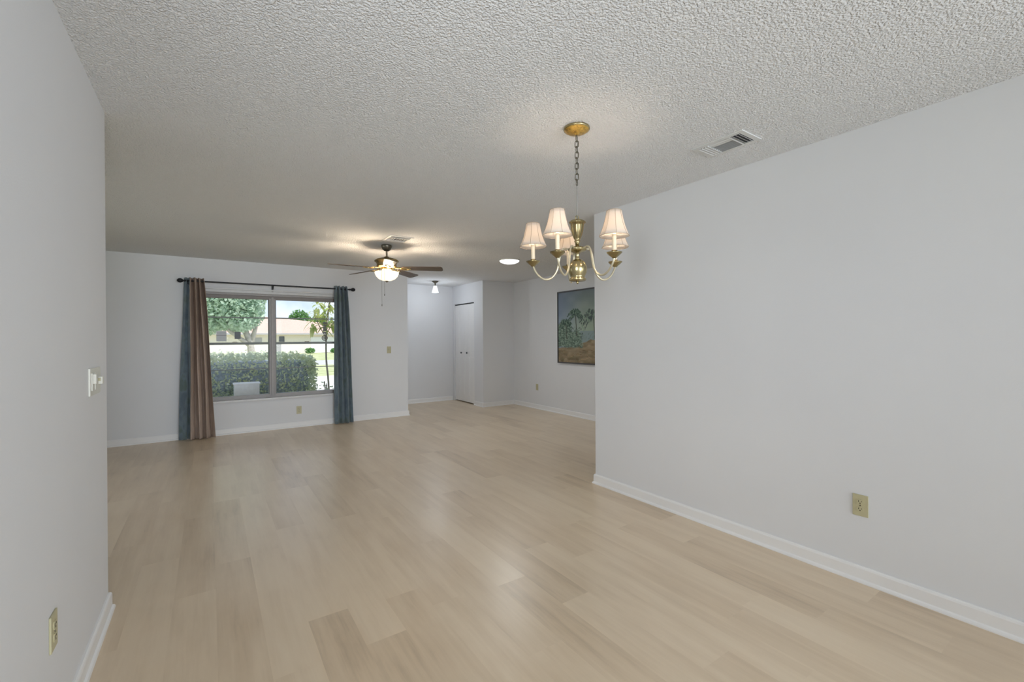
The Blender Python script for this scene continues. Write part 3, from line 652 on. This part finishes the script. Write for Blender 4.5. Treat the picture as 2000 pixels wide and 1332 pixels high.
P_ = [(x_, y_, z_-(.12*max(0, (x_-2.85)/.4)**2 if z_ > 1 else 0)) for x_, y_, z_ in P_]
leaf_cloud(bm, P_, .032, rg, .55); obj('foliage', bm, 'leaf_hedge', hd)
tr_ = thing('shade_tree', 'round leafy tree on the lawn behind the hedge', 'tree', (1.12, 17, GZ))
bm = NB(); tube(bm, [(0, 0, 0), (.02, 0, .9), (-.02, 0, 1.4), (-.25, 0, 2.0), (-.5, .1, 2.7)], [.14, .11, .10, .08, .04], 10); tube(bm, [(-.02, 0, 1.25), (.14, 0, 1.9), (.1, 0, 2.6)], [.09, .06, .03], 8); tube(bm, [(-.03, 0, 1.3), (-.6, -.2, 1.75), (-1.1, -.3, 2.4)], [.08, .05, .02], 8); obj('trunk', bm, 'bark', tr_, smooth=True)
bm = NB(); P_ = []
for c_, r_, n_ in (((-.85, 0, 3.1), (1.35, 1.3, 1.35), 9000), ((-1.5, .2, 2.3), (.9, .9, .75), 3500), ((-.35, -.1, 2.45), (.75, .8, .75), 3200), ((-2.3, .3, 3.2), (1.2, 1.1, 1.3), 3500), ((-.1, .1, 3.3), (.7, .7, .8), 2000)):
    P_ += ell_pts(c_, r_, n_, rg, .85)
leaf_cloud(bm, P_, .075, rg, .5); obj('crown', bm, 'leaf_tree', tr_)
# neighbouring house
hs_ = thing('neighbour_house', 'low cream house with terracotta hip roof across the street', 'house', (5.4, 52, GZ))
boxes('house_wall', [(-26, 16, 0, 9, 0, 2.15)], 'stucco', hs_)
bm = NB()
A = [(-26.6, -.7, 2.12), (16.6, -.7, 2.12), (16.6, 9.7, 2.12), (-26.6, 9.7, 2.12)]; Rg = [(-19, 4.5, 3.0), (-1.2, 4.5, 4.15), (7.5, 4.5, 3.1)]
VA = [bm.verts.new(p) for p in A]; VR = [bm.verts.new(p) for p in Rg]
for f_ in ((VA[0], VA[1], VR[2], VR[1], VR[0]), (VA[1], VA[2], VR[2]), (VA[2], VA[3], VR[0], VR[1], VR[2]), (VA[3], VA[0], VR[0]), (VA[3], VA[2], VA[1], VA[0])): bm.faces.new(f_)
bmesh.ops.triangulate(bm, faces=bm.faces[:]); obj('roof', bm, 'tile', hs_)
boxes('fascia', [(-26.6, 16.6, -.75, -.6, 2.0, 2.16)], 'grey_paint', hs_)
for (x0, x1, z0_, z1, mt) in ((.55, 1.05, 1.25, 1.82, 'dark_glass'), (-.15, .75, .05, 1.05, 'grey_paint'), (-1.9, -1.0, 1.05, 1.7, 'grey_paint'), (-8.0, -6.6, 1.0, 1.8, 'dark_glass')):
    boxes('house_window', [(x0, x1, -.06, .02, z0_, z1)], mt, hs_)
boxes('garage_door', [(3.6, 8.2, -.05, .02, .05, 1.75)], 'util', hs_)
for x_, y_, s_, lb in ((9.55, 51.2, .5, 'left of two small dark shrubs before the cream house'), (12.25, 51.2, .42, 'right of two small dark shrubs before the cream house')):
    bm = NB(); leaf_cloud(bm, ell_pts((0, 0, s_*.6), (s_, s_*.7, s_*.6), 260, rg), .12, rg); tag(obj('lawn_shrub', bm, 'leaf_far', loc=(x_*.92, y_, GZ)), lb, 'shrub', 'shrubs by the neighbour house')
for x_, y_, hgt, rad, lb in ((11.0, 72, 5.8, 1.7, 'taller pointed tree above the neighbour roof'), (14.3, 75, 5.2, 2.2, 'bushy tree behind the right end of the neighbour roof'), (6.0, 78, 4.2, 3.2, 'broad tree behind the neighbour roof ridge'), (19.5, 70, 5.6, 3.2, 'dark tree at the right behind the neighbour house')):
    t_ = thing('background_tree', lb, 'tree', (x_, y_, GZ), group='trees behind the neighbour house')
    bm = NB(); tube(bm, [(0, 0, 0), (0, 0, hgt*.6)], [.2, .1], 8); obj('trunk', bm, 'bark', t_)
    bm = NB(); leaf_cloud(bm, ell_pts((0, 0, hgt*.62), (rad, rad, hgt*.40), 1800, rg), .22, rg); obj('crown', bm, 'leaf_far', t_)
# young leafy tree at the right edge
yt = thing('ornamental_tree', 'thin stemmed young tree with pale yellow-green leaves outside right pane', 'tree', (1.98, 9.5, GZ))
bm = NB(); tube(bm, smoothpts([(0, 0, 0), (-.01, 0, .6), (-.05, 0, 1.1), (-.04, 0, 1.7), (.03, 0, 2.3)], 4), [.018]*16+[.012], 8); tube(bm, [(-.05, 0, 1.5), (-.18, 0, 1.75), (-.26, .02, 1.95)], .008, 6); tube(bm, [(-.04, 0, 1.6), (.12, 0, 1.85), (.22, .0, 2.1)], .008, 6); obj('stem', bm, 'bark', yt, smooth=True)
bm = NB()
def bigleaf(bm, base, dr, L, W, droop):
    base = Vector(base); dr = Vector(dr).normalized(); side = dr.cross(Vector((0, 0, 1))).normalized(); cs = []
    for k in range(7):
        t = k/6; p = base+dr*L*t+Vector((0, 0, -droop*L*t*t)); w_ = W*math.sin(math.pi*min(.97, t*.9+.07))
        cs.append((bm.verts.new(p-side*w_), bm.verts.new(p+Vector((0, 0, -.12*W))), bm.verts.new(p+side*w_)))
    for A_, B_ in zip(cs, cs[1:]):
        bm.faces.new((A_[0], A_[1], B_[1], B_[0])); bm.faces.new((A_[1], A_[2], B_[2], B_[1]))
for (bx_, bz_) in ((-.26, 1.95), (.22, 2.1), (.0, 2.15), (-.12, 1.75), (.05, 1.8), (-.2, 2.15), (.1, 2.35), (.3, 1.9), (-.05, 1.95), (-.3, 1.78)):
    for k in range(13):
        an = rg.random()*6.28; bigleaf(bm, (bx_, rg.uniform(-.1, .1), bz_+rg.uniform(-.08, .08)), (math.cos(an), math.sin(an)*.8, rg.uniform(-.5, .7)), rg.uniform(.13, .22), rg.uniform(.026, .042), rg.uniform(.3, .9))
for k in range(8): bigleaf(bm, (-.05, -.03, 1.72), (math.cos(k*.8), -.25, .35), .20, .035, 1.0)
obj('leaves', bm, 'leaf_shrub', yt)
oc = thing('hanging_ornament', 'round dark metal ornament hanging outside the right pane', 'wind chime', (1.60, 7.98, 1.348))
bm = NB(); tube(bm, [(.042*math.cos(t*math.pi/10), 0, .042*math.sin(t*math.pi/10)) for t in range(20)], .007, 6, closed=True)
for k in range(6): tube(bm, [(0, 0, 0), (.04*math.cos(k*math.pi/3), 0, .04*math.sin(k*math.pi/3))], .0035, 5)
tube(bm, [(.020*math.cos(t*math.pi/7), 0, .020*math.sin(t*math.pi/7)) for t in range(14)], .005, 6, closed=True); obj('medallion', bm, 'ornament', oc)
bm = NB()
for k in range(5): bxm(bm, -.028, .028, -.008, .008, .075+k*.04, .105+k*.04, bev=.006)
obj('upper_pieces', bm, 'ornament', oc)
bm = NB(); tube(bm, [(0, 0, .04), (0, 0, 1.10)], .002, 5); obj('string', bm, 'ornament', oc)
ub = thing('utility_box', 'pale utility cabinet low against the hedge outside left pane', 'utility box', (.53, 9.0, GZ))
bm = NB(); bxm(bm, -.19, .19, 0, .28, 0, .71, bev=.015); obj('cabinet', bm, 'util', ub)
bm = NB(); bxm(bm, -.205, .205, -.015, .295, .695, .72, bev=.008); obj('lid', bm, 'util', ub)
for k, (x_, y_, hg, lb) in enumerate(((2.02, 9.9, .60, 'leftmost thin upright plant outside the right pane'), (2.22, 9.7, .66, 'middle thin upright plant outside the right pane'), (2.42, 9.9, .72, 'rightmost thin upright plant outside the right pane'))):
    t_ = thing('stick_plant', lb, 'plant', (x_, y_, GZ), group='upright stem plants beside the hedge')
    bm = NB()
    for q in range(3): tube(bm, smoothpts([(0, 0, 0), (.02*(q-1), 0, hg*.5), (.05*(q-1), .02*q, hg*(1-.12*q))], 4), .012, 6)
    obj('stem', bm, 'bark', t_)
    bm = NB(); leaf_cloud(bm, [(rg.gauss(0, .05), rg.gauss(0, .04), rg.uniform(.05, hg)) for _ in range(50)], .035, rg, .35); obj('leaves', bm, 'leaf_far', t_)
